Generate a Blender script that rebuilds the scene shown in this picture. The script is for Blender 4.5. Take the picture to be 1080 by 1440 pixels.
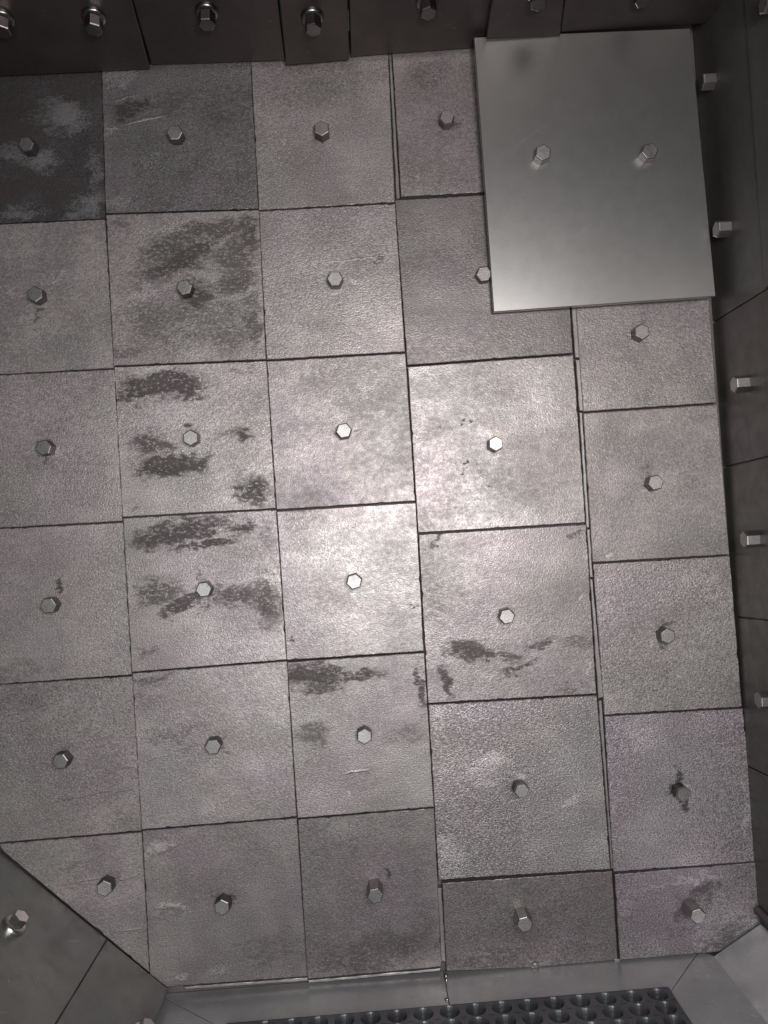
import bpy, math, random
from mathutils import Vector, Matrix

random.seed(11)
R = math.radians
for o in list(bpy.data.objects):
    bpy.data.objects.remove(o)
sc = bpy.context.scene
COL = sc.collection

# ------------------------------------------------------------------ camera
# The back wall's plates lie near the plane y = 0; the camera stands 1.5 m in
# front of it, nearly square on, rolled a few degrees. Sizes below were
# measured on the photograph (1080 x 1440) and turned into metres on the
# plane where each thing stands.
W, H, F, D = 1080.0, 1440.0, 1081.0, 1.5
FOOT = (512.0, 732.0)           # where the wall's normal through the camera meets the picture
ROLL = R(3.75)
yc = Vector(((FOOT[0] - W / 2) / F, -(FOOT[1] - H / 2) / F, -1.0)).normalized()   # world +Y in camera axes
zc = Vector((-math.sin(ROLL), math.cos(ROLL), 0.0))
zc = (zc - yc * zc.dot(yc)).normalized()                                          # world +Z
xc = yc.cross(zc)                                                                  # world +X
RW = Matrix((xc, yc, zc))                                                          # camera axes -> world axes
CAM = Vector((0, -D, 0))
cd = bpy.data.cameras.new('camera')
cam = bpy.data.objects.new('camera', cd)
COL.objects.link(cam)
cam.matrix_world = Matrix.Translation(CAM) @ RW.to_4x4()
cd.sensor_fit = 'VERTICAL'
cd.sensor_height = 36.0
cd.sensor_width = 36.0
cd.lens = 36.0 * F / H
cd.clip_start = 0.02
cd.clip_end = 50
sc.camera = cam

# ------------------------------------------------------------------ world and lamps
w = bpy.data.worlds.new('World')
sc.world = w
w.use_nodes = True
bg = w.node_tree.nodes['Background']
bg.inputs[0].default_value = (0.95, 0.98, 1.0, 1)
bg.inputs[1].default_value = 0.045

def area(name, loc, target, size, power, color=(1, 1, 1)):
    l = bpy.data.lights.new(name, 'AREA')
    l.shape = 'DISK'
    l.size = size
    l.energy = power
    l.color = color
    o = bpy.data.objects.new(name, l)
    COL.objects.link(o)
    o.location = loc
    o.rotation_euler = (Vector(target) - Vector(loc)).to_track_quat('-Z', 'Y').to_euler()
    return o
area('work_lamp', (0.30, -1.62, 0.22), (0.12, 0, 0.02), 0.27, 12.8, (1.0, 0.965, 0.94))
area('open_door_light', (0.0, -2.3, -0.16), (0.0, 0, -0.25), 1.4, 28, (0.95, 0.98, 1.0))

vs = sc.view_settings
vs.view_transform = 'Standard'
vs.look = 'None'
vs.gamma = 1
vs.exposure = 0.0
vs.use_curve_mapping = False
sc.render.engine = 'CYCLES'
try:
    sc.cycles.use_denoising = True
except Exception:
    pass
sc.cycles.max_bounces = 5

# ------------------------------------------------------------------ picture -> place
def ray(px, py):
    return RW @ Vector(((px - W / 2) / F, -(py - H / 2) / F, -1.0))
def onY(px, py, y=0.0):
    d = ray(px, py)
    return CAM + d * ((y - CAM.y) / d.y)
def onX(px, py, x):
    d = ray(px, py)
    return CAM + d * ((x - CAM.x) / d.x)
def onP(px, py, p0, n):
    d = ray(px, py)
    return CAM + d * ((p0 - CAM).dot(n) / d.dot(n))

# ------------------------------------------------------------------ object helpers
def tag(o, label=None, cat=None, group=None, kind=None):
    if label: o['label'] = label
    if cat: o['category'] = cat
    if group: o['group'] = group
    if kind: o['kind'] = kind
    return o
def origin_of(p):
    v = Vector((0, 0, 0))
    while p is not None:
        v += p.location
        p = p.parent
    return v
def empty(name, loc):
    o = bpy.data.objects.new(name, None)
    o.location = loc
    o.empty_display_size = 0.05
    COL.objects.link(o)
    return o
def mesh_obj(name, verts, faces, mat, parent=None, smooth=False, centre=None):
    """verts in world coordinates; the object's origin goes to their centre"""
    if centre is None:
        centre = sum((Vector(v) for v in verts), Vector()) / len(verts)
    me = bpy.data.meshes.new(name)
    me.from_pydata([tuple(Vector(v) - centre) for v in verts], [], faces)
    if smooth:
        me.polygons.foreach_set('use_smooth', [True] * len(me.polygons))
    me.materials.append(mat)
    me.update()
    o = bpy.data.objects.new(name, me)
    COL.objects.link(o)
    o.parent = parent
    o.location = centre - origin_of(parent)
    return o
def put(name, me, loc, rot, parent, scale=(1, 1, 1)):
    o = bpy.data.objects.new(name, me)
    COL.objects.link(o)
    o.parent = parent
    o.location = Vector(loc) - origin_of(parent)
    o.rotation_euler = rot.to_euler() if hasattr(rot, 'to_euler') else rot
    o.scale = scale
    return o

def subdivided(poly, step, jit, rnd, chip=0.0):
    """outline in 2-D, cut into short runs whose points wander a little"""
    out = []
    n = len(poly)
    for i in range(n):
        a, b = poly[i], poly[(i + 1) % n]
        d = b - a
        L = d.length
        k = max(1, int(L / step))
        nrm = Vector((-d.y, d.x)) / max(L, 1e-6)
        for j in range(k):
            t = j / k
            p = a + d * t
            if j == 0:
                out.append(p + Vector((rnd.uniform(-1, 1), rnd.uniform(-1, 1))) * jit * 0.6)
            else:
                off = rnd.uniform(-jit, jit)
                if chip and rnd.random() < 0.05:
                    off += chip * rnd.uniform(0.4, 1.0)
                out.append(p + nrm * off)
    return out
def inset2d(pts, d):
    n = len(pts)
    res = []
    area2 = sum(pts[i].x * pts[(i + 1) % n].y - pts[(i + 1) % n].x * pts[i].y for i in range(n))
    s = 1 if area2 > 0 else -1
    for i in range(n):
        a, b, c = pts[i - 1], pts[i], pts[(i + 1) % n]
        e1, e2 = (b - a).normalized(), (c - b).normalized()
        n1, n2 = Vector((-e1.y, e1.x)) * s, Vector((-e2.y, e2.x)) * s
        m = n1 + n2
        L = m.length
        m = n1 if L < 1e-4 else m / L
        k = d / max(0.5, m.dot(n1))
        res.append(b + m * k)
    return res
def slab(name, frame, poly, thick, mat, parent, step=0.012, jit=0.0004, bevel=0.0018, chip=0.0, seed=0, tilt=(0, 0), off=0.0):
    """flat plate with worn rim. frame = (origin, u, v, n): poly points are (u, v), the front looks along n at height off."""
    rnd = random.Random(seed)
    o0, u, v, n = frame
    pts = [Vector(p) for p in poly]
    area2 = sum(pts[i].x * pts[(i + 1) % len(pts)].y - pts[(i + 1) % len(pts)].x * pts[i].y for i in range(len(pts)))
    if area2 < 0:
        pts.reverse()
    c = sum(pts, Vector((0, 0))) / len(pts)
    out = subdivided(pts, step, jit, rnd, chip)
    inn = inset2d(out, bevel)
    inn = [p + Vector((rnd.uniform(-1, 1), rnd.uniform(-1, 1))) * jit * 0.35 for p in inn]
    N = len(out)
    def h(p):
        return off + (p.x - c.x) * tilt[0] + (p.y - c.y) * tilt[1]
    verts, faces = [], []
    for p in out: verts.append(o0 + u * p.x + v * p.y + n * (off - thick))
    for p in out: verts.append(o0 + u * p.x + v * p.y + n * (h(p) - bevel * rnd.uniform(0.55, 1.0)))
    for p in inn: verts.append(o0 + u * p.x + v * p.y + n * h(p))
    flip = u.cross(v).dot(n) < 0
    for i in range(N):
        j = (i + 1) % N
        faces += [(i, j, N + j, N + i), (N + i, N + j, 2 * N + j, 2 * N + i)]
    faces.append(tuple(range(2 * N, 3 * N)))
    faces.append(tuple(reversed(range(N))))
    if flip:
        faces = [tuple(reversed(f)) for f in faces]
    return mesh_obj(name, verts, faces, mat, parent, centre=o0 + u * c.x + v * c.y + n * off)

# ------------------------------------------------------------------ materials
class Mat:
    def __init__(s, name):
        s.m = bpy.data.materials.new(name)
        s.m.use_nodes = True
        s.t = s.m.node_tree
        s.b = s.t.nodes['Principled BSDF']
    def n(s, kind, **kw):
        nd = s.t.nodes.new(kind)
        for k, v in kw.items():
            setattr(nd, k, v)
        return nd
    def l(s, a, b): s.t.links.new(a, b)
    def math(s, op, a, b=None, c=None, clamp=False):
        nd = s.n('ShaderNodeMath', operation=op, use_clamp=clamp)
        for i, q in enumerate((a, b, c)):
            if q is None: continue
            if isinstance(q, (int, float)): nd.inputs[i].default_value = q
            else: s.l(q, nd.inputs[i])
        return nd.outputs[0]
    def rng(s, val, a, b, c, d, smooth=False):
        nd = s.n('ShaderNodeMapRange')
        nd.interpolation_type = 'SMOOTHSTEP' if smooth else 'LINEAR'
        for i, q in enumerate((val, a, b, c, d)):
            if isinstance(q, (int, float)): nd.inputs[i].default_value = q
            else: s.l(q, nd.inputs[i])
        return nd.outputs[0]
    def noise(s, vec, scale, detail=3, rough=0.55, dist=0.0, off=0.0):
        nd = s.n('ShaderNodeTexNoise')
        nd.inputs['Scale'].default_value = scale
        nd.inputs['Detail'].default_value = detail
        nd.inputs['Roughness'].default_value = rough
        nd.inputs['Distortion'].default_value = dist
        if off:
            mp = s.n('ShaderNodeMapping')
            mp.inputs['Location'].default_value = (off, off * 1.7, off * 0.6)
            s.l(vec, mp.inputs['Vector'])
            vec = mp.outputs[0]
        s.l(vec, nd.inputs['Vector'])
        return nd
    def stretch(s, vec, sx, sy, sz, rot=0.0):
        mp = s.n('ShaderNodeMapping')
        mp.inputs['Scale'].default_value = (sx, sy, sz)
        mp.inputs['Rotation'].default_value = (0, rot, 0)
        s.l(vec, mp.inputs['Vector'])
        return mp.outputs[0]
    def mix(s, fac, a, b, mode='MIX'):
        nd = s.n('ShaderNodeMix', data_type='RGBA', blend_type=mode)
        for i, q in ((0, fac), (6, a), (7, b)):
            if isinstance(q, (int, float)): nd.inputs[i].default_value = q
            elif isinstance(q, tuple): nd.inputs[i].default_value = q
            else: s.l(q, nd.inputs[i])
        return nd.outputs[2]

def blob_mask(M, pos, blobs, wob, edge=(1.25, 0.55)):
    """soft ellipses on the wall (centre, half axes and turn measured in picture pixels) whose rims wander with the noise"""
    acc = None
    for (cx, cy, rx, ry, rot, st) in blobs:
        c = onY(cx, cy, -0.02)
        px = 1.388e-3
        mp = M.n('ShaderNodeMapping', vector_type='TEXTURE')
        mp.inputs['Location'].default_value = (c.x, 0, c.z)
        mp.inputs['Rotation'].default_value = (0, R(rot) + ROLL * 0 - 0.065, 0)
        mp.inputs['Scale'].default_value = (rx * px, 1e5, ry * px)
        M.l(wob, mp.inputs['Vector'])
        ln = M.n('ShaderNodeVectorMath', operation='LENGTH')
        M.l(mp.outputs[0], ln.inputs[0])
        f = M.rng(ln.outputs['Value'], edge[0], edge[1], 0.0, st, True)
        acc = f if acc is None else M.math('MAXIMUM', acc, f)
    return acc

def wear_plate_material(seed, tone=1.0, dark=(), pale=(), ridges=(), grain=1.0, rough=0.0, hue=(0, 0, 0), pits=0.0, tint=0.4):
    """blasted cast plate: metallic grey, pebbled by shot, with scale left in patches; some dark patches are painted shade"""
    M = Mat('cast_wear_plate')
    geo = M.n('ShaderNodeNewGeometry')
    pos = geo.outputs['Position']
    off = seed * 3.17 + 1.3
    # wandering coordinates for the patches
    wn = M.noise(M.stretch(pos, 0.6, 1, 1.2), 40, 2, 0.7, off=off)
    sub = M.n('ShaderNodeVectorMath', operation='SUBTRACT'); M.l(wn.outputs['Color'], sub.inputs[0]); sub.inputs[1].default_value = (.5, .5, .5)
    scl = M.n('ShaderNodeVectorMath', operation='SCALE'); M.l(sub.outputs[0], scl.inputs[0]); scl.inputs['Scale'].default_value = 0.062
    add = M.n('ShaderNodeVectorMath', operation='ADD'); M.l(pos, add.inputs[0]); M.l(scl.outputs[0], add.inputs[1])
    wob = add.outputs[0]
    st = M.stretch(pos, 0.75, 1, 1.0, 0.0)
    fine = M.noise(st, 400, 1, 0.8, off=off).outputs['Fac']
    mid = M.noise(st, 120, 1, 0.6, off=off + 5).outputs['Fac']
    big = M.noise(pos, 9, 2, 0.6, off=off + 9).outputs['Fac']
    patch = M.noise(M.stretch(pos, 0.6, 1, 1.3), 24, 4, 0.68, off=off + 2).outputs['Fac']
    streak = M.noise(M.stretch(pos, 0.12, 1, 1.0), 140, 1, 0.6, off=off + 4).outputs['Fac']
    base = (0.338 * tone * (1 + hue[0]), 0.297 * tone * (1 + hue[1]), 0.290 * tone * (1 + hue[2]), 1)
    hi = tuple(min(1, c * 1.22) for c in base[:3]) + (1,)
    lo = tuple(c * 0.80 for c in base[:3]) + (1,)
    col = M.mix(M.rng(big, 0.32, 0.68, 0, 1, True), lo, hi)
    col = M.mix(M.rng(patch, 0.35, 0.7, 0.0, 0.30), col, (base[0] * 0.70, base[1] * 0.73, base[2] * 0.74, 1))
    # faint cool and warm bloom
    tintn = M.noise(pos, 6, 1, 0.5, off=off + 13).outputs['Fac']
    col = M.mix(M.rng(tintn, 0.50, 0.62, 0, tint, True), col, (base[0] * 0.84, base[1] * 0.97, base[2] * 0.95, 1))
    col = M.mix(M.rng(tintn, 0.50, 0.38, 0, tint, True), col, (base[0] * 0.96, base[1] * 0.87, base[2] * 1.03, 1))
    smear = M.noise(M.stretch(pos, 0.45, 1, 1.0, 0.06), 13, 3, 0.55, off=off + 17).outputs['Fac']
    col = M.mix(M.rng(smear, 0.50, 0.70, 0, 0.40, True), col, tuple(c * 0.66 for c in base[:3]) + (1,))
    col = M.mix(M.rng(smear, 0.47, 0.30, 0, 0.35, True), col, tuple(min(1, c * 1.30) for c in base[:3]) + (1,))
    # shot grain: bright and dark specks
    col = M.mix(M.rng(fine, 0.52, 0.78, 0, 0.70 * grain), col, tuple(min(1, c * 1.75) for c in base[:3]) + (1,))
    col = M.mix(M.rng(fine, 0.48, 0.26, 0, 0.75 * grain), col, tuple(c * 0.45 for c in base[:3]) + (1,))
    col = M.mix(M.rng(streak, 0.52, 0.75, 0, 0.38), col, tuple(c * 0.78 for c in base[:3]) + (1,))
    ro = M.math('ADD', M.rng(mid, 0.3, 0.7, 0.37 + rough, 0.49 + rough), M.rng(smear, 0.3, 0.7, -0.04, 0.09))
    height = M.math('ADD', M.math('MULTIPLY', fine, 1.3), M.math('MULTIPLY', mid, 0.55))
    if pits:
        vor = M.n('ShaderNodeTexVoronoi'); vor.inputs['Scale'].default_value = 70
        M.l(pos, vor.inputs['Vector'])
        pit = M.math('MULTIPLY', M.rng(vor.outputs['Distance'], 0.22, 0.08, 0, 1, True), M.rng(patch, 0.50, 0.62, 0, pits, True))
        col = M.mix(pit, col, tuple(c * 0.4 for c in base[:3]) + (1,))
    if pale:
        pm = pale_any = blob_mask(M, pos, pale, wob, (1.6, 0.3))
        pm = M.rng(M.math('ADD', pm, M.math('MULTIPLY', M.math('SUBTRACT', M.math('MULTIPLY', M.math('ADD', fine, patch), 0.5), 0.5), 3.6)), 0.15, 1.15, 0, 1, False)
        pm = M.math('MULTIPLY', pm, M.rng(pale_any, 0.02, 0.3, 0, 1, True))
        pm = M.math('MULTIPLY', pm, 0.9)
        col = M.mix(pm, col, tuple(min(1, c * 1.45 + 0.11) for c in base[:3]) + (1,))
    if dark:
        dm = blob_any = blob_mask(M, pos, dark, wob, (1.55, 0.45))
        spk = M.noise(M.stretch(pos, 0.5, 1, 1.0), 230, 2, 0.75, off=off + 31).outputs['Fac']
        dm = M.math('ADD', dm, M.math('MULTIPLY', M.math('SUBTRACT', spk, 0.5), 4.6))
        dm = M.math('ADD', dm, M.math('MULTIPLY', M.math('SUBTRACT', patch, 0.5), 1.6))
        dm = M.math('MULTIPLY', M.rng(dm, 0.08, 0.80, 0, 1, False), M.rng(blob_any, 0.02, 0.35, 0, 1, True))
        dm = M.math('ADD', M.math('MULTIPLY', dm, 0.78), M.math('MULTIPLY', M.rng(blob_any, 0.1, 1.0, 0, 1, True), 0.22))
        dm = M.math('MULTIPLY', dm, M.rng(blob_any, 0.25, 0.9, 0.32, 1.0))
        col = M.mix(M.math('MULTIPLY', dm, 0.92), col, (0.060, 0.051, 0.048, 1))
        ro = M.math('ADD', ro, M.math('MULTIPLY', dm, 0.10))
    if ridges:
        sm = M.n('ShaderNodeVectorMath', operation='SCALE'); M.l(sub.outputs[0], sm.inputs[0]); sm.inputs['Scale'].default_value = 0.011
        ad = M.n('ShaderNodeVectorMath', operation='ADD'); M.l(pos, ad.inputs[0]); M.l(sm.outputs[0], ad.inputs[1])
        rm = blob_mask(M, pos, ridges, ad.outputs[0], (1.0, 0.2))
        height = M.math('ADD', height, M.math('MULTIPLY', rm, 2.2))
    bmp = M.n('ShaderNodeBump')
    bmp.inputs['Strength'].default_value = 0.055 + 0.20 * grain
    bmp.inputs['Distance'].default_value = 0.0016
    M.l(height, bmp.inputs['Height'])
    b2 = M.n('ShaderNodeBump')                         # slow unevenness of the casting
    b2.inputs['Strength'].default_value = 0.5
    b2.inputs['Distance'].default_value = 0.004
    M.l(M.noise(pos, 11, 0, 0.5, off=off + 21).outputs['Fac'], b2.inputs['Height'])
    M.l(bmp.outputs[0], b2.inputs['Normal'])
    M.l(col, M.b.inputs['Base Color'])
    M.l(ro, M.b.inputs['Roughness'])
    M.b.inputs['Metallic'].default_value = 0.6
    M.l(b2.outputs[0], M.b.inputs['Normal'])
    return M.m

def steel_material(name, color, rough, metallic=1.0, grain=0.5, brush=None, spread=0.12, bump=0.15, slow=0.0, blotch=0.3, scratch=0.0, dusty=1.2):
    M = Mat(name)
    geo = M.n('ShaderNodeNewGeometry')
    pos = geo.outputs['Position']
    n1 = M.noise(pos, 7, 4, 0.6).outputs['Fac']
    vec = M.stretch(pos, *brush) if brush else pos
    n2 = M.noise(vec, 260, 3, 0.6, off=3.3).outputs['Fac']
    n3 = M.noise(pos, 34, 4, 0.6, off=7.7).outputs['Fac']
    hi = tuple(min(1, c * (1 + spread)) for c in color) + (1,)
    lo = tuple(c * (1 - spread) for c in color) + (1,)
    col = M.mix(M.rng(n1, 0.3, 0.7, 0, 1, True), lo, hi)
    col = M.mix(M.rng(n2, 0.5, 0.8, 0, grain), col, tuple(c * 0.7 for c in color) + (1,))
    col = M.mix(M.rng(n3, 0.58, 0.75, 0, blotch), col, tuple(c * 0.75 for c in color) + (1,))
    if scratch:
        for kk, rr in ((0, 0.5), (1, -0.9)):
            sv = M.n('ShaderNodeMapping')
            sv.inputs['Rotation'].default_value = (rr * 0.7, rr, rr * 0.4)
            M.l(pos, sv.inputs['Vector'])
            sn = M.noise(M.stretch(sv.outputs[0], 0.035, 1, 1), 150, 1, 0.5, off=5.1 + kk).outputs['Fac']
            gate = M.rng(M.noise(pos, 9, 1, 0.5, off=8.8 + kk).outputs['Fac'], 0.5, 0.62, 0, 1)
            col = M.mix(M.math('MULTIPLY', M.math('MULTIPLY', M.rng(sn, 0.70, 0.76, 0, 1), gate), scratch * 2), col, tuple(min(1, c * 1.7 + 0.03) for c in color) + (1,))
        dust = M.noise(pos, 16, 4, 0.7, off=12.5).outputs['Fac']
        col = M.mix(M.rng(dust, 0.48, 0.72, 0, scratch * dusty), col, tuple(c * 0.6 + 0.05 for c in color) + (1,))
    M.l(col, M.b.inputs['Base Color'])
    M.l(M.rng(n3, 0.3, 0.7, rough - 0.16 * blotch, rough + 0.23 * blotch), M.b.inputs['Roughness'])
    M.b.inputs['Metallic'].default_value = metallic
    bmp = M.n('ShaderNodeBump')
    bmp.inputs['Strength'].default_value = bump
    bmp.inputs['Distance'].default_value = 0.0006
    M.l(n2, bmp.inputs['Height'])
    last = bmp.outputs[0]
    if slow:
        b2 = M.n('ShaderNodeBump')
        b2.inputs['Strength'].default_value = slow
        b2.inputs['Distance'].default_value = 0.004
        M.l(M.noise(pos, 6, 2, 0.5, off=2.2).outputs['Fac'], b2.inputs['Height'])
        M.l(last, b2.inputs['Normal'])
        last = b2.outputs[0]
    M.l(last, M.b.inputs['Normal'])
    return M.m

m_bolt = steel_material('worn_bolt_steel', (0.35, 0.328, 0.322), 0.44, 1.0, 0.5, spread=0.2, bump=0.45)
m_shaded_flank = steel_material('shaded_flank_steel', (0.10, 0.09, 0.088), 0.42, 0.9, 0.4, bump=0.25)  # dark colour paints the shade on the bolts' sides
m_bolt_dull = steel_material('dull_bolt_steel', (0.30, 0.275, 0.275), 0.48, 1.0, 0.4, bump=0.35)
m_flange = steel_material('bright_nut_steel', (0.22, 0.205, 0.20), 0.27, 1.0, 0.3, bump=0.15)
m_cover = steel_material('smooth_plate_steel', (0.358, 0.345, 0.337), 0.35, 0.95, 0.12, spread=0.02, bump=0.05, blotch=0.05, scratch=0.06, dusty=0.0)
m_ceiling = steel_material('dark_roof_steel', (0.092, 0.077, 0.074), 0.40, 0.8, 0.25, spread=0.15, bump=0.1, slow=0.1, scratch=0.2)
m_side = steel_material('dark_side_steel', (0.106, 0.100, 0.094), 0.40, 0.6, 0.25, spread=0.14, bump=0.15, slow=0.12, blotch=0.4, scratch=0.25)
m_chute = steel_material('olive_chute_steel', (0.188, 0.190, 0.182), 0.36, 0.62, 0.25, spread=0.12, bump=0.15, slow=0.12, blotch=0.4, scratch=0.25)
m_pale = steel_material('pale_floor_steel', (0.445, 0.442, 0.452), 0.32, 0.5, 0.25, spread=0.10, bump=0.12, slow=0.1, blotch=0.4, scratch=0.2)
m_weld = steel_material('weld_metal', (0.6, 0.58, 0.56), 0.22, 1.0, 0.2, bump=0.3)
m_filler = steel_material('filler_strip_steel', (0.30, 0.275, 0.27), 0.45, 0.75, 0.6, bump=0.5)
m_ledge = steel_material('ledge_steel', (0.36, 0.335, 0.325), 0.45, 0.7, 0.5, bump=0.4)
m_gap = steel_material('dusty_backing_steel', (0.13, 0.11, 0.105), 0.7, 0.2, 0.3)
m_lip = steel_material('brown_lip_steel', (0.11, 0.09, 0.09), 0.5, 0.6, 0.3)
m_grate = steel_material('black_cast_grate', (0.105, 0.107, 0.116), 0.30, 0.55, 0.35, spread=0.2, bump=0.3, blotch=0.5)

# ------------------------------------------------------------------ bolts (shared meshes, axis +Z, base at z = 0)
def hex_mesh(name, rc, h, mat, cham=0.0022, dome=0.0, flank=None):
    v, f = [], []
    rings = [(rc, 0.0), (rc, h - cham), (rc * 0.93, h - cham * 0.25), (rc * 0.86, h)]
    for r, z in rings:
        for i in range(6):
            a = i * math.pi / 3
            v.append((r * math.cos(a), r * math.sin(a), z))
    for k in range(3):
        for i in range(6):
            j = (i + 1) % 6
            f.append((6 * k + i, 6 * k + j, 6 * k + 6 + j, 6 * k + 6 + i))
    v.append((0, 0, h + dome))
    for i in range(6):
        f.append((18 + i, 18 + (i + 1) % 6, 24))
    me = bpy.data.meshes.new(name)
    me.from_pydata(v, [], f)
    me.materials.append(mat)
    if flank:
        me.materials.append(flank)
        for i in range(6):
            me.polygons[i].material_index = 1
    me.update()
    return me
def washer_mesh(name, r, h, mat, n=28):
    v, f = [], []
    prof = [(r, 0), (r, h * 0.45), (r * 0.93, h * 0.8), (r * 0.8, h), (r * 0.5, h * 1.15)]
    for q, z in prof:
        for i in range(n):
            a = 2 * math.pi * i / n
            v.append((q * math.cos(a), q * math.sin(a), z))
    for k in range(len(prof) - 1):
        for i in range(n):
            j = (i + 1) % n
            f.append((n * k + i, n * k + j, n * k + n + j, n * k + n + i))
    f.append(tuple(range(n * (len(prof) - 1), n * len(prof))))
    me = bpy.data.meshes.new(name)
    me.from_pydata(v, [], f)
    me.polygons.foreach_set('use_smooth', [True] * len(me.polygons))
    me.materials.append(mat)
    me.update()
    return me
BOLT_R = 0.0158
BH, BHL = 0.027, 0.043
bolt_me = hex_mesh('bolt', BOLT_R, BH, m_bolt, flank=m_shaded_flank)
bolt_plain_me = hex_mesh('bolt', BOLT_R, BH * 0.88, m_bolt, flank=m_bolt_dull)
bolt_long_me = hex_mesh('bolt', BOLT_R, BHL, m_bolt)
bolt_dull_me = hex_mesh('bolt', BOLT_R * 0.96, BH, m_bolt_dull, 0.004, flank=m_shaded_flank)
bolt_worn_me = hex_mesh('bolt', BOLT_R * 0.97, BH, m_bolt, 0.0045, flank=m_shaded_flank)
bolt_flange_me = hex_mesh('bolt', 0.0155, 0.021, m_flange)
m_bright = steel_material('polished_nut_steel', (0.62, 0.60, 0.57), 0.24, 1.0, 0.3, bump=0.15)
bolt_chute_me = hex_mesh('bolt', 0.0150, 0.018, m_bright)
washer_me = washer_mesh('washer', 0.0205, 0.007, m_flange)
washer_bright_me = washer_mesh('washer', 0.0215, 0.009, m_bright)
TO_Y = Matrix.Rotation(R(90), 3, 'X')                 # +Z -> -Y (towards the camera)

def wall_bolt(px, py, parent, y_front, me=None, h=0.027, turn=0.0, lean=(0, 0)):
    """px,py: middle of the bolt's end face in the photograph; it stands square on the plate whose front is at y_front"""
    me = me or bolt_me
    p = onY(px, py, y_front - h)
    rot = Matrix.Rotation(R(lean[0]), 3, 'X') @ Matrix.Rotation(R(lean[1]), 3, 'Z') @ TO_Y @ Matrix.Rotation(R(turn), 3, 'Z')
    return put('bolt', me, (p.x, y_front + 0.002, p.z), rot, parent)

# ------------------------------------------------------------------ back wall
WALL_Y = 0.0                                          # backing sheet
PT = 0.020                                            # plate thickness
wall = tag(empty('wear_plate_lining', (0, 0, -0.9)), 'flat lining of square blasted grey wear plates, one hexagonal bolt in each, facing the viewer', 'wall lining')
FR = (Vector((0, 0, 0)), Vector((1, 0, 0)), Vector((0, 0, 1)), Vector((0, -1, 0)))
def uv(px, py, y):
    p = onY(px, py, y)
    return Vector((p.x, p.z))

bk = [(-75, 60), (985, 30), (1072, 1290), (985, 1352), (233, 1400), (-75, 1150)]
pts = [uv(x, y, 0.0) for x, y in bk]
mesh_obj('backing_sheet', [(p.x, 0.0, p.y) for p in pts] + [(p.x, 0.012, p.y) for p in pts],
         [tuple(range(6)), tuple(reversed(range(6, 12)))] + [(i, i + 6, (i + 1) % 6 + 6, (i + 1) % 6) for i in range(6)], m_gap, wall)

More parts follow.
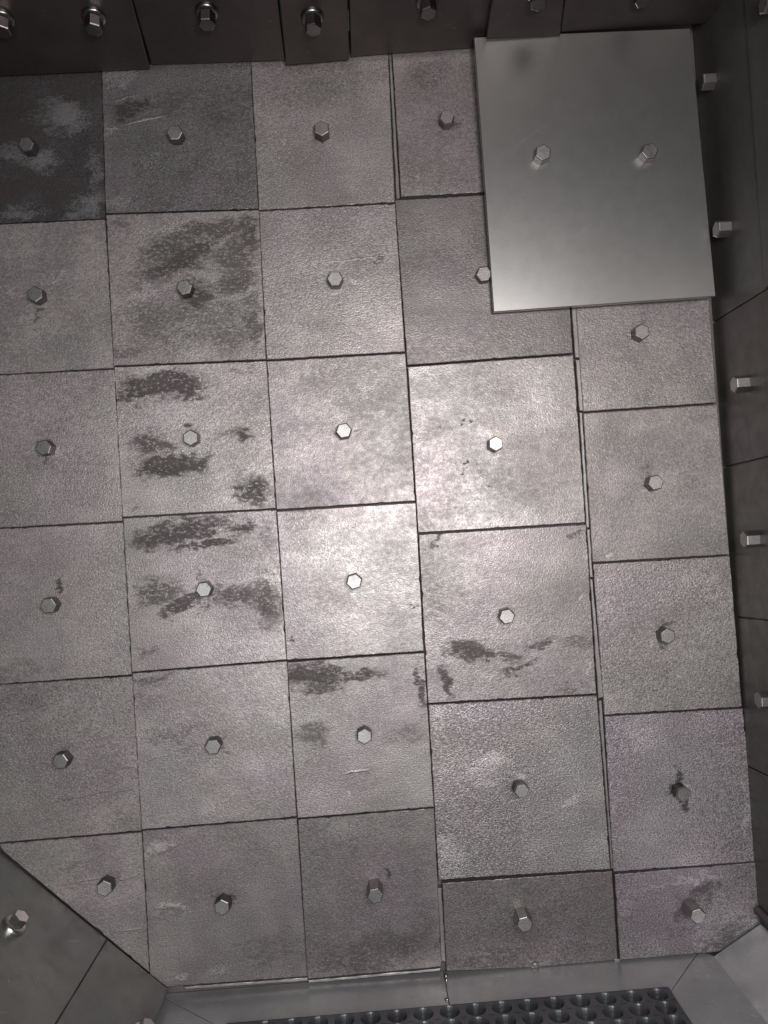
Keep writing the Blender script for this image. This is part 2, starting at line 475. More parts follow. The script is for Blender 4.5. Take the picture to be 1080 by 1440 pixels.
# each plate: corners in the photograph (clockwise from top left), bolt end, options
PL = [
 # --- first column
 dict(q=[(-72, 84), (142, 72), (148, 307), (-68, 318)], b=(36, 201), tone=0.26, hue=(-.03, .0, .07), dull=1, label='dark wear plate with pale blistered patches',
      dark=[(10, 160, 60, 55, 0, 1), (110, 125, 45, 22, 0, .9), (25, 262, 55, 22, 0, 1), (85, 270, 34, 28, 0, .9), (40, 190, 30, 25, 0, .8)],
      pale=[(78, 160, 40, 22, 15, 1.3), (58, 225, 20, 17, 20, 1.2), (20, 212, 34, 14, 0, .8), (118, 290, 34, 14, -35, .9), (20, 300, 40, 8, 0, .6), (135, 240, 10, 40, 0, .5)], pits=.5),
 dict(q=[(-68, 318), (147.5, 308), (160, 518), (-60, 530)], b=(47.5, 413), tone=0.93, pale=[(20, 412, 30, 5, 20, .6), (75, 395, 20, 4, -30, .4)], dark=[(54, 440, 4, 9, 0, .8)]),
 dict(q=[(-60, 530), (160.5, 519), (172, 733), (-55, 746)], b=(60, 629), tone=1.06, dark=[(66, 650, 6, 10, 0, .5)]),
 dict(q=[(-55, 746), (172.5, 735), (185, 949), (-50, 966)], b=(67, 852), tone=0.98, dark=[(81, 825, 3.5, 15, 8, .9), (20, 945, 60, 14, 0, .45)]),
 dict(q=[(-50, 966), (186, 950.5), (199, 1168.5), (-40, 1189)], b=(84, 1072), tone=0.86, dark=[(20, 990, 60, 20, 0, .4), (110, 965, 60, 8, 0, .3)],
      ridges=[(115, 1119, 52, 2.2, -3, 1), (175, 1110, 26, 1.8, -3, .6), (178, 1079, 18, 2, 0, .6), (183, 1035, 12, 2, 0, .6), (106, 1060, 10, 8, 0, .5)]),
 dict(q=[(-2, 1187), (199.5, 1170), (210.5, 1368), (4, 1197)], b=(145.5, 1251), tone=0.84, label='corner wear plate cut off by the sloping chute',
      ridges=[(115, 1238, 45, 2, -3, .7), (178, 1234, 22, 2.4, -12, 1), (180, 1308, 28, 2, 0, .7), (104, 1247, 7, 4, 0, .6)], dark=[(120, 1217, 45, 9, 0, .35)]),
 # --- second column
 dict(q=[(142.5, 72), (351, 62), (363.5, 293), (148.5, 300)], b=(245, 184.5), tone=0.58, hue=(-.01, 0, .03), dull=0, label='dark bruised wear plate with a frosted corner',
      dark=[(190, 152, 32, 13, -8, 1), (240, 145, 60, 18, -5, .55), (320, 150, 45, 40, 0, .5), (165, 110, 12, 5, 0, .4), (255, 250, 22, 12, 0, .5), (335, 235, 20, 25, 0, .4)],
      pale=[(165, 108, 24, 16, 0, .9), (153, 185, 9, 5, 0, .8), (215, 225, 20, 12, 0, .35), (165, 285, 25, 8, 0, .35)], ridges=[(205, 168, 40, 2.4, -6, 1), (175, 138, 28, 2.4, -8, .8)]),
 dict(q=[(149, 301.5), (364, 294.5), (374, 505.5), (160, 514.5)], b=(258.5, 403.5), tone=0.94, pits=.8, label='mottled wear plate with dark scale scattered round its bolt',
      dark=[(245, 450, 90, 38, 0, .62), (320, 470, 40, 26, 0, .6), (300, 322, 60, 16, 0, .8), (330, 360, 36, 30, 0, .8), (355, 460, 12, 40, 0, .75), (240, 345, 50, 16, -20, .8), (255, 365, 75, 20, -22, .9), (205, 375, 32, 14, -30, .6), (280, 415, 26, 22, 10, .9), (330, 395, 34, 17, -15, .8), (350, 325, 16, 34, 0, .85), (285, 345, 26, 14, 0, .6), (352, 430, 14, 26, 0, .65), (185, 495, 26, 12, 0, .6), (210, 450, 45, 34, 0, .62), (310, 330, 40, 14, 0, .5), (170, 315, 18, 10, 0, .6), (300, 440, 50, 18, 0, .6)],
      pale=[(235, 322, 40, 8, 0, .5), (200, 420, 30, 18, 0, .3)]),
 dict(q=[(160.5, 516), (374.5, 507), (388, 715), (172.5, 727)], b=(267.5, 615), tone=1.12, pits=.3, label='wear plate with broad dark smears above and below its bolt',
      dark=[(225, 540, 62, 21, 2, 1), (265, 549, 26, 12, -3, 1), (190, 556, 26, 11, 0, .9), (215, 625, 36, 16, 15, .85), (240, 655, 50, 17, 5, 1), (282, 648, 16, 11, 0, .9), (345, 614, 14, 9, 0, .9), (325, 612, 22, 8, 0, .5), (355, 690, 24, 22, 25, .95), (340, 520, 26, 6, 0, .5), (266, 597, 6, 7, 0, .9), (335, 660, 10, 10, 0, .35), (190, 715, 12, 7, -40, .4)]),
 dict(q=[(173, 728.5), (388.5, 716.5), (403, 928), (185.5, 945.5)], b=(286, 829.5), tone=1.04, pits=.3, label='wear plate crossed by two dark smeared bands',
      dark=[(260, 746, 78, 16, -3, 1), (225, 757, 40, 14, 0, .9), (285, 767, 48, 7, -3, 1), (340, 742, 20, 12, 0, .9), (222, 832, 34, 22, 0, .8), (255, 850, 34, 12, -20, .95), (330, 838, 40, 16, 5, .8), (375, 838, 20, 36, 0, .8), (380, 875, 16, 20, 30, .5), (283, 808, 3.5, 16, 0, .6), (285, 850, 7, 12, 0, .7), (208, 918, 17, 11, 0, .6), (375, 745, 12, 24, 0, .4), (200, 790, 10, 10, 0, .3)]),
 dict(q=[(186, 946.5), (403.5, 929.5), (417, 1149), (199.5, 1167)], b=(298.5, 1051), tone=1.04, hue=(0, .0, .01),
      dark=[(215, 957, 32, 8, -5, .7), (205, 985, 22, 16, 0, .5), (245, 1030, 45, 10, -5, .55), (262, 1052, 16, 12, 0, .4), (318, 1053, 7, 6, 0, .7), (312, 1040, 10, 12, 0, .5)], ridges=[(225, 1064, 40, 1.6, -2, .4)]),  # dark patches right of the bolt paint its soft shadow
 dict(q=[(200, 1168.5), (417.5, 1150.5), (432, 1373), (234, 1388), (210.8, 1371)], b=(312, 1277), tint=0.5, tone=0.76, label='wear plate with crusted spatter and a clipped lower corner',
      dark=[(360, 1200, 36, 16, 0, .3), (370, 1340, 60, 22, 0, .45), (300, 1255, 12, 6, 0, .5), (240, 1280, 26, 8, 0, .35), (325, 1262, 8, 7, 0, .7)],  # broad lower dark patch mixes mottling with painted light falloff
      pale=[(222, 1190, 22, 8, -20, .8), (238, 1275, 24, 7, 5, .6), (258, 1274, 5, 5, 0, 1), (247, 1371, 8, 3, 0, .9), (310, 1362, 20, 4, 0, .4)], ridges=[(230, 1195, 26, 5, -15, 1), (240, 1275, 26, 6, 5, 1)]),
 # --- third column
 dict(q=[(351.5, 62), (545, 52), (555, 284.5), (364, 295.5)], b=(452, 180), tone=0.88, dark=[(440, 128, 70, 18, 0, .3), (452, 196, 9, 6, 0, .5)], pale=[(400, 197, 7, 2.5, 0, .6)]),
 dict(q=[(364.5, 297), (555.5, 286), (569.5, 494.5), (375, 506)], b=(471, 391), tone=0.90, pale=[(472, 411, 5, 4, 0, 1), (494, 393, 6, 3, 40, .6), (545, 393, 4, 2, 0, .8)], dark=[(534, 371, 4, 4, 0, .7)], ridges=[(500, 364, 60, 1.5, 0, .25)]),
 dict(q=[(375.5, 508), (570, 496.5), (584, 704.5), (389, 717)], b=(483, 606), tone=0.88, rough=0.02, pale=[(440, 520, 75, 8, -4, .3), (395, 533, 14, 8, 0, .35)], dark=[(497.5, 605, 2.5, 2.5, 0, 1)], label='pale wear plate at the brightest spot, clean'),
 dict(q=[(389.5, 719), (584.5, 706.5), (596, 916), (403.5, 929)], b=(498, 818), tone=0.98, pale=[(497, 800, 6, 8, 0, 1), (489, 806, 8, 3, -20, .9), (498, 835, 4, 4, 0, 1), (470, 778, 34, 8, 0, .35)],
      dark=[(430, 725, 32, 7, 0, .4), (415, 897, 4, 3, 0, .8), (580, 857, 2.5, 2.5, 0, 1), (491, 742, 3, 2, 0, .7)], ridges=[(425, 718.5, 26, 2, 3, 1)]),
 dict(q=[(404, 931), (596.5, 917.5), (610, 1135), (418.5, 1151)], b=(512, 1036.5), tone=0.98, pits=.3, label='wear plate with a dark band along its top edge',
      dark=[(440, 950, 42, 17, 5, 1), (500, 953, 38, 9, 0, .9), (450, 966, 26, 8, 0, .8), (593, 965, 8, 36, 4, .9), (440, 1032, 26, 14, 0, .65), (570, 1035, 36, 14, 0, .5), (510, 1095, 40, 16, 0, .35)], ridges=[(503, 1085, 22, 2.5, -2, .8)], pale=[(493, 1118, 3, 3, 0, .8)]),
 dict(q=[(419, 1152.5), (610.5, 1136.5), (621, 1360), (432.5, 1377)], b=(527.5, 1261), tint=0.5, long=1, tone=0.69, dark=[(540, 1232, 5, 11, -15, .9), (500, 1190, 60, 14, 0, .25), (530, 1340, 95, 26, -4, .6), (590, 1290, 22, 40, 0, .4)]),  # low tone and lower dark patch also paint the light falling off downward
 # --- fourth column
 dict(q=[(550, 48), (745, 36), (757, 266), (564, 276.5)], b=(629, 163), tone=0.80, dull=1, dark=[(600, 100, 36, 20, 0, .5), (632, 173, 12, 9, 0, .8), (655, 120, 14, 40, 0, .3)], pale=[(624, 175, 4, 4, 0, .9), (600, 110, 20, 5, 0, .3), (592, 250, 8, 3, 0, .6)]),
 dict(q=[(555.5, 281.5), (790, 267.5), (806, 496.5), (573, 513.5)], b=(682, 383), tone=0.60, short=1, rough=-0.01, tilt=(0, .012)),
 dict(q=[(573.5, 515.5), (806.5, 498.5), (823.5, 735), (588, 749.5)], b=(698, 624), tone=1.0, dullshape=1, tilt=(-.004, -.006), label='brightest wear plate, pebbled all over, worn bolt',
      dark=[(650, 594, 5, 2.5, 0, .9), (668, 593, 8, 2, 0, .8), (653, 658, 2.5, 2.5, 0, 1), (617, 602, 5, 2, 30, .7), (728, 616, 3, 2, 0, .7), (570 + 117, 688, 8, 1.5, 0, .6)], pale=[(592, 600, 9, 90, 4, .3), (695, 645, 8, 4, 0, .7), (752, 560, 6, 4, 0, .6)]),
 dict(q=[(588.5, 751.5), (824, 737), (839, 976), (602, 989.5)], b=(714, 867), tone=0.86, label='wear plate with thin dark smears under its bolt',
      dark=[(660, 912, 36, 15, 3, 1), (700, 920, 34, 8, 15, .9), (760, 904, 26, 8, -10, .8), (815, 902, 30, 8, 0, .55), (732, 938, 26, 6, -15, .9), (626, 962, 7, 24, -8, .95), (624, 920, 6, 10, 0, .7), (617, 760, 6, 15, 20, .8), (812, 752, 12, 8, -20, .7), (612, 850, 14, 70, 0, .35), (800, 965, 18, 5, -10, .6), (714, 886, 10, 5, 0, .5)], pale=[(822, 782, 3, 4, 0, .9), (816, 844, 3, 4, 0, .9), (834, 940, 2.5, 8, 0, .7)]),
 dict(q=[(602.5, 991), (839.5, 977.5), (858.5, 1222.5), (617, 1238)], b=(734, 1113), tint=0.5, tone=0.93, dullshape=1, grain=1.7, hue=(-.01, 0.0, .01), label='wear plate with rough glinting blisters beside its bolt',
      dark=[(805, 1020, 40, 40, 0, .35), (765, 1060, 40, 20, -20, .3), (722, 1108, 10, 10, 0, .6)], pale=[(690, 1082, 34, 18, -10, .65), (730, 1092, 6, 5, 0, .9), (633, 1205, 18, 30, -15, .55), (840, 1195, 22, 26, 0, .4), (800, 1130, 18, 5, -20, .8), (640, 1000, 50, 10, 0, .3), (851, 1182, 3, 4, 0, .9)], ridges=[(690, 1080, 36, 20, 0, .5)]),
 dict(q=[(622, 1241.5), (861, 1225), (869, 1351), (750, 1361), (628, 1366)], b=(739.5, 1302), tint=0.5, long=1, tone=0.64, grain=1.4, dark=[(745, 1305, 60, 26, 0, .34), (690, 1350, 80, 14, 0, .5), (820, 1340, 55, 16, 0, .5)], pale=[(680, 1320, 4, 2, 0, .9)]),  # low tone and dark lower edge carry light falloff in the colour
 # --- fifth column
 dict(q=[(805, 360), (992, 350), (1007.5, 566.5), (820, 579)], b=(904, 466), tone=0.88, dark=[(904, 440, 6, 18, 0, .4), (905, 480, 10, 6, 0, .4)]),
 dict(q=[(820.5, 581), (1008.5, 568.5), (1026, 780), (833.5, 791)], b=(923, 679), tone=0.88, dark=[(908, 668, 12, 14, 0, .45), (985, 585, 20, 7, 0, .3)], pale=[(907, 690, 6, 4, 0, .5), (858, 782, 3, 3, 0, .9)]),  # dark patch beside the bolt is its shadow put into the colour
 dict(q=[(834, 793), (1026.5, 781.5), (1043.5, 994), (850, 1005.5)], b=(940, 895), tint=0.5, tone=0.88, grain=1.3, dark=[(935, 880, 8, 6, 0, .8), (936, 913, 7, 6, 0, .8), (928, 893, 7, 16, 0, .7), (895, 975, 14, 8, 0, .5)], pale=[(917, 909, 3, 5, 0, .9), (958, 950, 4, 5, 0, .8), (985, 830, 40, 30, 0, .3)]),  # dark patches close round the bolt paint its soft shadow
 dict(q=[(850.5, 1007.5), (1044.5, 996), (1064.5, 1211), (863, 1226.5)], b=(962, 1117.5), tint=0.5, tone=0.90, grain=1.7, hue=(.0, -.02, .04), dullshape=1, label='purplish wear plate with oily marks round its bolt',
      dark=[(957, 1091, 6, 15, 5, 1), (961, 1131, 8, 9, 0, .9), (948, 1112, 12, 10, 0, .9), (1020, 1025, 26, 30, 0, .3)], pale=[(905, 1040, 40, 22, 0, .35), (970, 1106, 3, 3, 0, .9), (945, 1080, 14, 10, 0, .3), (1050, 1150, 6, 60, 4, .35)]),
 dict(q=[(864.5, 1229.5), (1065, 1213), (1070, 1297), (1012, 1339), (872, 1350)], b=(982, 1289.5), tint=0.5, long=1, tone=0.76, grain=1.8, hue=(-.01, -.02, .05), label='wear plate with a long bolt, its lower corner cut by the sloping panel',
      dark=[(985, 1250, 20, 12, -20, .7), (998, 1262, 8, 14, 40, .6), (955, 1285, 14, 14, 0, .7), (1010, 1320, 50, 10, -25, .6), (960, 1315, 22, 12, 0, .4), (1010, 1245, 5, 8, 0, .7)], pale=[(960, 1238, 70, 3, -4, .7), (880, 1278, 10, 14, 0, .4), (900, 1330, 40, 20, 0, .4), (985, 1330, 10, 6, 0, .5)]),
]
def shrink(q, dx, dy):
    """draw the corners in by the width of the joints"""
    cx = sum(p[0] for p in q) / len(q)
    cy = sum(p[1] for p in q) / len(q)
    return [(x + (dx if x < cx else -dx), y + (dy if y < cy else -dy)) for x, y in q]
for i, d in enumerate(PL):
    rnd = random.Random(100 + i)
    yf = -(PT + rnd.uniform(-0.002, 0.002))
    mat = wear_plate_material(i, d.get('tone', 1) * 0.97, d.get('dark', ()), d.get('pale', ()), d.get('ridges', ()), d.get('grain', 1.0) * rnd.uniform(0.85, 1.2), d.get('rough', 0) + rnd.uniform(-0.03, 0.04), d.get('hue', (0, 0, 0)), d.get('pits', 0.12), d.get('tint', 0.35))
    q = shrink(d['q'], rnd.uniform(-0.1, 0.15), rnd.uniform(0.2, 0.6))
    poly = [uv(x, y, yf) for x, y in q]
    tl = d.get('tilt', (rnd.uniform(-.006, .006), rnd.uniform(-.006, .006)))
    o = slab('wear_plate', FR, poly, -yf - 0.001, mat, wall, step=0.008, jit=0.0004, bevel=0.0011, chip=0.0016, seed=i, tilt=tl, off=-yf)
    if 'label' in d: o['label'] = d['label']
    me, h = bolt_me, BH
    if d.get('long'): me, h = bolt_long_me, BHL
    if d.get('dull'): me = bolt_dull_me
    if d.get('dullshape'): me = bolt_worn_me
    zs = 1.0
    b = wall_bolt(d['b'][0], d['b'][1], o, yf, me, h, rnd.choice((0, 30, 12, 22, 8)) + rnd.uniform(-4, 4), (rnd.uniform(-2, 2), rnd.uniform(-2, 2)))
    if d.get('short'): b.scale = (1, 1, 0.8)

# filler strips in the joints
FS = [((545.5, 52), (549, 52), (562.5, 277.5), (557.5, 281)),
      ((803.5, 430), (810.5, 428), (816.5, 503), (809, 503)), ((809.3, 506), (815, 506), (821, 578), (814.5, 578)), ((814.5, 580), (819, 580), (829, 742), (825, 742)),
      ((825.3, 744), (829.5, 744), (834, 812), (829.5, 812)), ((829.5, 814), (833, 814), (848.5, 980), (841, 982)), ((841.5, 985), (846.5, 985), (862.5, 1222), (860, 1222)),
      ((615.2, 1249), (621, 1249), (627, 1352), (620.5, 1352))]
for k, q in enumerate(FS):
    slab('filler_strip', FR, [uv(x, y, -0.017) for x, y in q], 0.016, m_filler, wall, step=0.012, jit=0.0005, bevel=0.0012, seed=900 + k, off=0.0165 + 0.001 * (k % 3))
# thin ledge strips showing under the lowest plates
for k, q in enumerate([((258, 1387.5), (433, 1374.5), (433, 1378.5), (262, 1391)), ((434, 1378.5), (619, 1361.5), (619, 1365), (434, 1382)), ((867, 1351), (984, 1344.5), (984, 1348.5), (867, 1355.5))]):
    slab('ledge_strip', FR, [uv(x, y, -0.012) for x, y in q], 0.011, m_ledge, wall, step=0.011, jit=0.0005, bevel=0.0010, chip=0.001, seed=950 + k, off=0.0135)
slab('ledge_tab', FR, [uv(x, y, -0.016) for x, y in ((863.5, 1349), (871, 1348.5), (872, 1357), (864.5, 1357.5))], 0.015, m_filler, wall, step=0.01, jit=0.0004, bevel=0.001, seed=960, off=0.018)

# ------------------------------------------------------------------ ceiling
ceil = tag(empty('ceiling', onY(440, 85, -0.1)), kind='structure')
A_C = R(10)
CEIL_BOLTS = {0: [(3, 46), (132, 43)], 1: [(291, 36)], 2: [(441, 43)], 3: [(603, 20)], 4: [(757, 7)], 5: [(905, 3)]}
CP = [((-80, 111), (211, 97.5), -0.030, (-130, 184.5), 0.0), ((213, 91.5), (401, 85), -0.030, (186.5, 391), 0.0), ((402.5, 92), (491, 84.5), -0.032, (393, 489), 0.0),
      ((493.5, 80), (682, 66.5), -0.030, (491, 690), 0.0), ((684.5, 54.5), (787.5, 51.0), -0.076, (692.5, 793), 0.0), ((788.8, 45.5), (988, 33.5), -0.076, (794, 1030), 0.0)]
for k, (l, r, yb, (xl, xr), _) in enumerate(CP):
    BL, BR = onY(l[0], l[1], yb), onY(r[0], r[1], yb)
    t = Vector((0, -math.cos(A_C), math.sin(A_C)))
    u = (BR - BL).normalized()
    n = u.cross(t).normalized()
    if n.z > 0: n = -n
    v = u.cross(n).normalized()
    if v.y > 0: v = -v
    def loc(p): return Vector(((p - BL).dot(u), (p - BL).dot(v)))
    a, b = loc(BL), loc(BR)
    c, d_ = loc(onP(xr, 0, BL, n)), loc(onP(xl, 0, BL, n))
    def ext(p, q, L=0.85): return p + (q - p) * (L / max(abs(q.y - p.y), 1e-4))
    poly = [a, b, ext(b, c), ext(a, d_)]
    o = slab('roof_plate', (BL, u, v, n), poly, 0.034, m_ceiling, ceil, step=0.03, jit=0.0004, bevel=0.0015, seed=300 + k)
    rot = n.to_track_quat('Z', 'Y').to_matrix()
    for (bx, by) in CEIL_BOLTS[k]:
        p = onP(bx, by, BL + n * 0.029, n) - n * 0.029
        put('washer', washer_me, p, rot, o)
        put('bolt', bolt_flange_me, p + n * 0.008, rot @ Matrix.Rotation(R(random.uniform(0, 60)), 3, 'Z'), o)
# closing sheet behind the roof plates
BL = onY(-80, 92, -0.01) ; BR = onY(990, 24, -0.01)
zt = max(BL.z, BR.z) + 0.055
mesh_obj('roof_sheet', [(BL.x, 0.0, zt), (BR.x + .05, 0.0, zt), (BR.x + .05, -0.86, zt + 0.15), (BL.x, -0.86, zt + 0.15),
                        (BL.x, 0.0, zt + .01), (BR.x + .05, 0.0, zt + .01), (BR.x + .05, -0.86, zt + 0.161), (BL.x, -0.86, zt + 0.161)],
         [(0, 1, 2, 3), (7, 6, 5, 4), (0, 4, 5, 1), (1, 5, 6, 2), (2, 6, 7, 3), (3, 7, 4, 0)], m_gap, ceil)

# ------------------------------------------------------------------ right wall
XR = sum(onY(x, y, -PT).x for x, y in ((1008, 567), (1026, 780), (1045, 995), (1065.5, 1211))) / 4 + 0.003
rwall = tag(empty('side_lining', (XR, -0.15, -0.8)), 'narrow side lining of smooth dark steel plates with a column of protruding bolts', 'wall lining')
nR = Vector((-1, 0, 0)); uR = Vector((0, -1, 0)); vR = Vector((0, 0, 1))
FRR = (Vector((XR, 0, 0)), uR, vR, nR)
def rloc(px, py):
    p = onX(px, py, XR)
    return Vector((-p.y, p.z))
SE = [((977, -10), (1080, -110)), ((999.5, 455), (1080, 405)), ((1018, 657), (1080, 642)), ((1032, 867), (1080, 872.5)), ((1056, 1080), (1080, 1092))]
def seam(k, depth):
    a, b = rloc(*SE[k][0]), rloc(*SE[k][1])
    return a.y + (b.y - a.y) * (depth - a.x) / (b.x - a.x)
lip_z = onX(1072, 1278, XR).z
y1 = -onX(1076, 380, XR).y
RB = {0: [(983, 116), (1004, 323)], 1: [(1029, 541)], 2: [(1043, 759)], 3: [(1063, 985)], 4: []}
rotR = nR.to_track_quat('Z', 'Y').to_matrix()
for k in range(5):
    lo = (lambda dep: lip_z) if k == 4 else (lambda dep, k=k: seam(k + 1, dep))
    hi = lambda dep, k=k: seam(k, dep)
    parts = [(0.006, 0.62, 0.0)]
    if k == 0: parts = [(0.006, y1 - 0.0015, 0.0), (y1 + 0.0015, 0.62, 0.004)]
    for s, (d0, d1, off) in enumerate(parts):
        g = 0.0012
        poly = [Vector((d0, lo(d0) + g)), Vector((d1, lo(d1) + g)), Vector((d1, hi(d1) - g)), Vector((d0, hi(d0) - g))]
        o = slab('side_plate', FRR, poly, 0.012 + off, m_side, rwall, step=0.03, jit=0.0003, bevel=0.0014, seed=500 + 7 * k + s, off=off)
        if s == 0:
            for (bx, by) in RB[k]:
                tip = onX(bx, by, XR - BH)
                turn = 0 if k else 30
                put('bolt', bolt_plain_me, (XR - off, tip.y, tip.z), rotR @ Matrix.Rotation(R(30 + random.uniform(-6, 6)), 3, 'Z'), o)
        else:
            tip = onX(1062, 6, XR - 0.04)
            put('bolt', bolt_plain_me, (XR - off, tip.y, tip.z), rotR @ Matrix.Rotation(R(30), 3, 'Z'), o)
# bent lip at the foot of the side wall, over the sloping plate
LB = onX(1071, 1303, XR).z
lv, prof = [], [(XR + 0.012, lip_z - 0.001), (XR - 0.004, lip_z - 0.001), (XR - 0.010, lip_z - 0.007), (XR - 0.009, lip_z - 0.014), (XR + 0.001, lip_z - 0.022), (XR + 0.002, LB - 0.012), (XR + 0.012, LB - 0.012)]
for yy in (-0.024, -0.62):
    lv += [(x, yy, z) for x, z in prof]
K = len(prof)
mesh_obj('bent_lip', lv, [tuple(range(K)), tuple(reversed(range(K, 2 * K)))] + [(i, i + K, (i + 1) % K + K, (i + 1) % K) for i in range(K)], m_lip, rwall)

# ------------------------------------------------------------------ sloping plates in the lower corners
def slope_frame(a, b):
    A, B = onY(a[0], a[1], -0.024), onY(b[0], b[1], -0.024)
    u = (B - A).normalized()
    v = Vector((0, -1, 0))
    n = u.cross(v).normalized()
    if n.z < 0: n = -n
    return (A, u, v, n), (B - A).length
frL, LL = slope_frame((-75, 1138), (237, 1391))
chL = tag(empty('bolted_chute', onY(160, 1345, -0.2)), 'sloping olive grey chute of two plates, a shiny flanged bolt in it', 'chute')
sA = frL[0]
def sl(px, py, fr):
    p = onP(px, py, fr[0], fr[3])
    return Vector(((p - fr[0]).dot(fr[1]), (p - fr[0]).dot(fr[2])))
s0, s1 = sl(150, 1322, frL), sl(80, 1437, frL)
def sx(dep): return s0.x + (s1.x - s0.x) * (dep - s0.y) / (s1.y - s0.y)
rotL = frL[3].to_track_quat('Z', 'Y').to_matrix()
pA = slab('chute_plate', frL, [Vector((-0.02, 0.0)), Vector((sx(0) - .0008, 0.0)), Vector((sx(.6) - .0008, 0.6)), Vector((-0.02, 0.6))], 0.012, m_chute, chL, step=0.03, jit=0.0003, bevel=0.0014, seed=700)
pB = slab('chute_plate', frL, [Vector((sx(0) + .0008, 0.0)), Vector((LL, 0.0)), Vector((LL, 0.6)), Vector((sx(.6) + .0008, 0.6))], 0.012, m_chute, chL, step=0.03, jit=0.0003, bevel=0.0014, seed=701)
for o, (bx, by), hh in ((pA, (31.5, 1287), 0.025), (pB, (211, 1440), 0.025)):
    p = onP(bx, by, frL[0] + frL[3] * hh, frL[3]) - frL[3] * hh
    put('washer', washer_bright_me, p, rotL, o)
    put('bolt', bolt_chute_me, p + frL[3] * 0.006, rotL @ Matrix.Rotation(R(8), 3, 'Z'), o)

frR, LR = slope_frame((986, 1354), (1074, 1296))
e1 = sl(1041, 1440, frR)
chR = slab('sloping_panel', frR, [Vector((0.0, 0.004)), Vector((LR, 0.0)), Vector((LR, 0.6)), Vector((e1.x * 0.6 / e1.y, 0.6))], 0.010, m_pale, None, step=0.03, jit=0.0003, bevel=0.0014, seed=720)
tag(chR, 'pale smooth sloping panel between the dark side plates and the floor strip', 'panel')

# ------------------------------------------------------------------ floor
ZF = (onY(240, 1391, -0.015).z + onY(620, 1364, -0.015).z + onY(985, 1349, -0.015).z) / 3 - 0.004
floor = tag(empty('floor', Vector((0, -0.3, ZF))), kind='structure')
FRF = (Vector((0, 0, ZF)), Vector((1, 0, 0)), Vector((0, -1, 0)), Vector((0, 0, 1)))
nz = Vector((0, 0, 1))
def fl(px, py, dz=0.0):
    p = onP(px, py, Vector((0, 0, ZF + dz)), nz)
    return Vector((p.x, -p.y))
GZ = 0.014                                                # top of the grate above the floor strip
g_tr, g_tl = fl(944, 1391, GZ), fl(318, 1431, GZ)
gx0, gx1, gy0 = g_tl.x, g_tr.x, (g_tr.y + g_tl.y) / 2
xL, xR_ = onY(228, 1393, -0.015).x - 0.01, onY(988, 1353, -0.02).x
xm = fl(628, 1390).x
g = 0.0007
gapg = 0.002
slab('floor_strip', FRF, [Vector((xL, 0.004)), Vector((xm - g, 0.004)), Vector((xm - g, gy0 - gapg)), Vector((gx0 - gapg, gy0 - gapg))], 0.01, m_pale, floor, step=0.04, jit=0.0002, bevel=0.0008, seed=801)
slab('floor_strip', FRF, [Vector((xm + g, 0.004)), Vector((xR_, 0.004)), Vector((gx1 + gapg, gy0 - gapg)), Vector((xm + g, gy0 - gapg))], 0.01, m_pale, floor, step=0.04, jit=0.0002, bevel=0.0008, seed=802)
slab('floor_strip', FRF, [Vector((xR_ + 2 * g, 0.004 + 2 * g)), Vector((xR_ + 0.05, 0.06)), Vector((xR_ + 0.05, 0.6)), Vector((gx1 + gapg, 0.6)), Vector((gx1 + gapg, gy0 - gapg + 2 * g))], 0.01, m_pale, floor, step=0.04, jit=0.0002, bevel=0.0008, seed=803)
slab('floor_strip', FRF, [Vector((xL - 2 * g, 0.004 + 2 * g)), Vector((xL - 0.03, 0.06)), Vector((xL - 0.03, 0.6)), Vector((gx0 - gapg, 0.6)), Vector((gx0 - gapg, gy0 - gapg + 2 * g))], 0.01, m_pale, floor, step=0.04, jit=0.0002, bevel=0.0008, seed=804)
mesh_obj('floor_sheet', [(-1.1, 0.01, ZF - .012), (0.8, 0.01, ZF - .012), (0.8, -0.62, ZF - .012), (-1.1, -0.62, ZF - .012), (-1.1, 0.01, ZF - .02), (0.8, 0.01, ZF - .02), (0.8, -0.62, ZF - .02), (-1.1, -0.62, ZF - .02)],
         [(3, 2, 1, 0), (4, 5, 6, 7), (0, 1, 5, 4), (1, 2, 6, 5), (2, 3, 7, 6), (3, 0, 4, 7)], m_gap, floor)

def lump(name, c, r, mat, parent, seed, sq=(1, 1, 1)):
    rnd = random.Random(seed)
    v, f = [], []
    NU, NV = 10, 6
    for j in range(NV + 1):
        t = math.pi * j / NV
        for i in range(NU):
            a = 2 * math.pi * i / NU
            k = r * rnd.uniform(0.8, 1.15)
            v.append(Vector(c) + Vector((math.sin(t) * math.cos(a) * k * sq[0], math.sin(t) * math.sin(a) * k * sq[1], math.cos(t) * r * sq[2])))
    for j in range(NV):
        for i in range(NU):
            f.append((j * NU + i, (j + 1) * NU + i, (j + 1) * NU + (i + 1) % NU, j * NU + (i + 1) % NU))
    return mesh_obj(name, v, f, mat, parent, True)
for k, (bx, by, r_, sq) in enumerate([(627.5, 1373, 0.0045, (0.7, 1.5, 1.3)), (628, 1379, 0.003, (0.9, 1, 1)), (628.3, 1406.5, 0.0042, (1, 1, 0.9))]):
    q = fl(bx, by)
    lump('weld_bead', (q.x, -q.y, ZF + 0.001), r_, m_weld, floor, 40 + k, sq)
q = fl(752, 1360)
chip = lump('metal_chip', (q.x, -q.y - 0.004, ZF + 0.006), 0.0085, m_filler, None, 77, (1.0, 0.5, 0.75))
chip.data.polygons.foreach_set('use_smooth', [False] * len(chip.data.polygons))
tag(chip, 'small grey metal chip lying on the floor strip against the wall', 'metal chip')

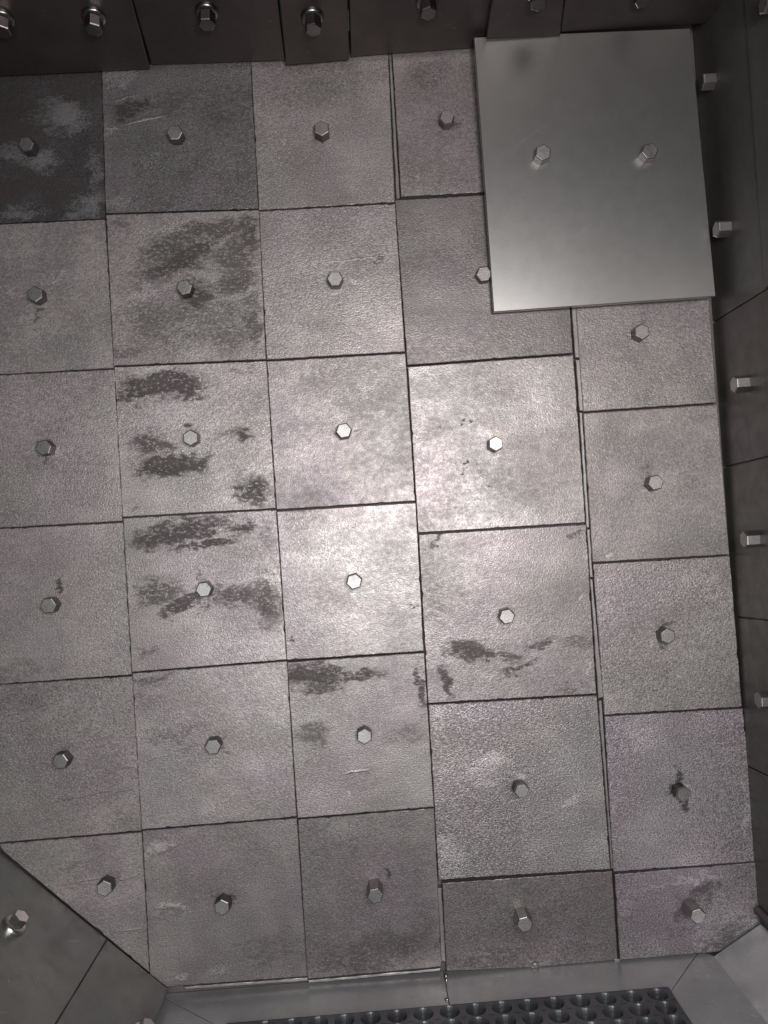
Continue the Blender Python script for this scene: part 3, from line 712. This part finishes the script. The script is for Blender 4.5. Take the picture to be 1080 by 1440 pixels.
# grate of round cups
pitch = (fl(925, 1398, GZ).x - fl(596, 1430, GZ).x) / 9.0
rowp = fl(937, 1416.5, GZ).y - fl(925, 1398, GZ).y
hx, hy = fl(925, 1398, GZ).x, fl(925, 1398, GZ).y
rowp = max(0.6 * pitch, min(1.1 * pitch, rowp))
hole_r = min(pitch * 0.44, rowp * 0.47)
ncol = int((hx - gx0) / pitch)
nrow = 8
def grate_mesh():
    v, f = [], []
    Z = ZF + GZ
    S = 24
    def vert(x, y, z):
        v.append((x, y, z)); return len(v) - 1
    x_lo, x_hi = gx0, gx1
    y_hi, y_lo = -gy0, -(hy + rowp * (nrow - 0.5))
    xs0 = hx - pitch * (ncol - 0.5)
    xs1 = hx + pitch * 0.5
    ys1 = -(hy - rowp * 0.5)
    for i in range(ncol):
        for j in range(nrow):
            cx, cy = hx - i * pitch, -(hy + j * rowp)
            rings = []
            outer = []
            for s in range(S):
                t = 2 * math.pi * (s + 0.5) / S
                c_, s_ = math.cos(t), math.sin(t)
                k = min((pitch / 2) / max(abs(c_), 1e-6), (rowp / 2) / max(abs(s_), 1e-6))
                outer.append(vert(cx + c_ * k, cy + s_ * k, Z))
            rings.append(outer)
            for (rr, zz) in ((1.05, 0.0), (1.0, -0.0008), (0.95, -0.003), (0.80, -0.012), (0.62, -0.020), (0.36, -0.0245)):
                rings.append([vert(cx + math.cos(2 * math.pi * (s + 0.5) / S) * hole_r * rr, cy + math.sin(2 * math.pi * (s + 0.5) / S) * hole_r * rr, Z + zz) for s in range(S)])
            for a, b in zip(rings[:-1], rings[1:]):
                for s in range(S):
                    f.append((a[s], a[(s + 1) % S], b[(s + 1) % S], b[s]))
            f.append(tuple(rings[-1]))
    # plain rim round the field of cups, with a rolled edge
    def quad(a, b, c, d): 
        i = len(v); v.extend([a, b, c, d]); f.append((i, i + 1, i + 2, i + 3))
    e = 0.005
    quad((x_lo + e, ys1, Z), (x_hi - e, ys1, Z), (x_hi - e, y_hi - e, Z), (x_lo + e, y_hi - e, Z))
    quad((xs1, y_lo, Z), (x_hi - e, y_lo, Z), (x_hi - e, ys1, Z), (xs1, ys1, Z))
    quad((x_lo + e, y_lo, Z), (xs0, y_lo, Z), (xs0, ys1, Z), (x_lo + e, ys1, Z))
    B = ZF - 0.011
    quad((x_lo + e, y_hi - e, Z), (x_hi - e, y_hi - e, Z), (x_hi, y_hi, Z - 0.004), (x_lo, y_hi, Z - 0.004))
    quad((x_lo, y_hi, Z - 0.004), (x_hi, y_hi, Z - 0.004), (x_hi, y_hi, B), (x_lo, y_hi, B))
    quad((x_hi - e, y_hi - e, Z), (x_hi - e, y_lo, Z), (x_hi, y_lo, Z - 0.004), (x_hi, y_hi, Z - 0.004))
    quad((x_hi, y_hi, Z - 0.004), (x_hi, y_lo, Z - 0.004), (x_hi, y_lo, B), (x_hi, y_hi, B))
    quad((x_lo + e, y_lo, Z), (x_lo + e, y_hi - e, Z), (x_lo, y_hi, Z - 0.004), (x_lo, y_lo, Z - 0.004))
    quad((x_lo, y_lo, Z - 0.004), (x_lo, y_hi, Z - 0.004), (x_lo, y_hi, B), (x_lo, y_lo, B))
    quad((x_lo, y_lo, Z), (x_hi, y_lo, Z), (x_hi, y_lo, B), (x_lo, y_lo, B))
    return v, f
gv, gf = grate_mesh()
grate = mesh_obj('cupped_grate', gv, gf, m_grate, None, False, centre=Vector(((gx0 + gx1) / 2, -gy0 - 0.1, ZF - 0.011)))
tag(grate, 'black grate with rows of round cups set into the floor', 'grate')

# ------------------------------------------------------------------ smooth cover plate bolted over the corner
cq = [(666.5, 52.5), (970.5, 39.5), (1006.5, 416.5), (694.5, 438.5)]
CY = -(PT + 0.034 + 0.012)
c0 = onY(835, 440, CY)
cover = tag(empty('cover_plate', c0), 'large smooth bare steel plate with two bolts, fixed over the rough wear plates', 'plate')
cn = Vector((-0.030, -1.0, -0.042)).normalized()          # lean added to the sheet so its lower part reflects more lamp light
cu = Vector((1, 0, 0)); cu = (cu - cn * cu.dot(cn)).normalized()
cv = cu.cross(cn) * -1
if cv.z < 0: cv = -cv
cp = onY(840, 240, CY)
def cuv(px, py):
    p = onP(px, py, cp, cn) - cp
    return Vector((p.dot(cu), p.dot(cv)))
slab('sheet', (cp, cu, cv, cn), [cuv(x, y) for x, y in cq], 0.012, m_cover, cover, step=0.05, jit=0.0002, bevel=0.0010, seed=60)
for (bx, by), t in (((764.5, 213), 20), ((915, 211), 5)):
    p = onP(bx, by, cp + cn * BH, cn) - cn * BH
    put('bolt', bolt_plain_me, p, cn.to_track_quat('Z', 'Y').to_matrix() @ Matrix.Rotation(R(t), 3, 'Z'), cover)
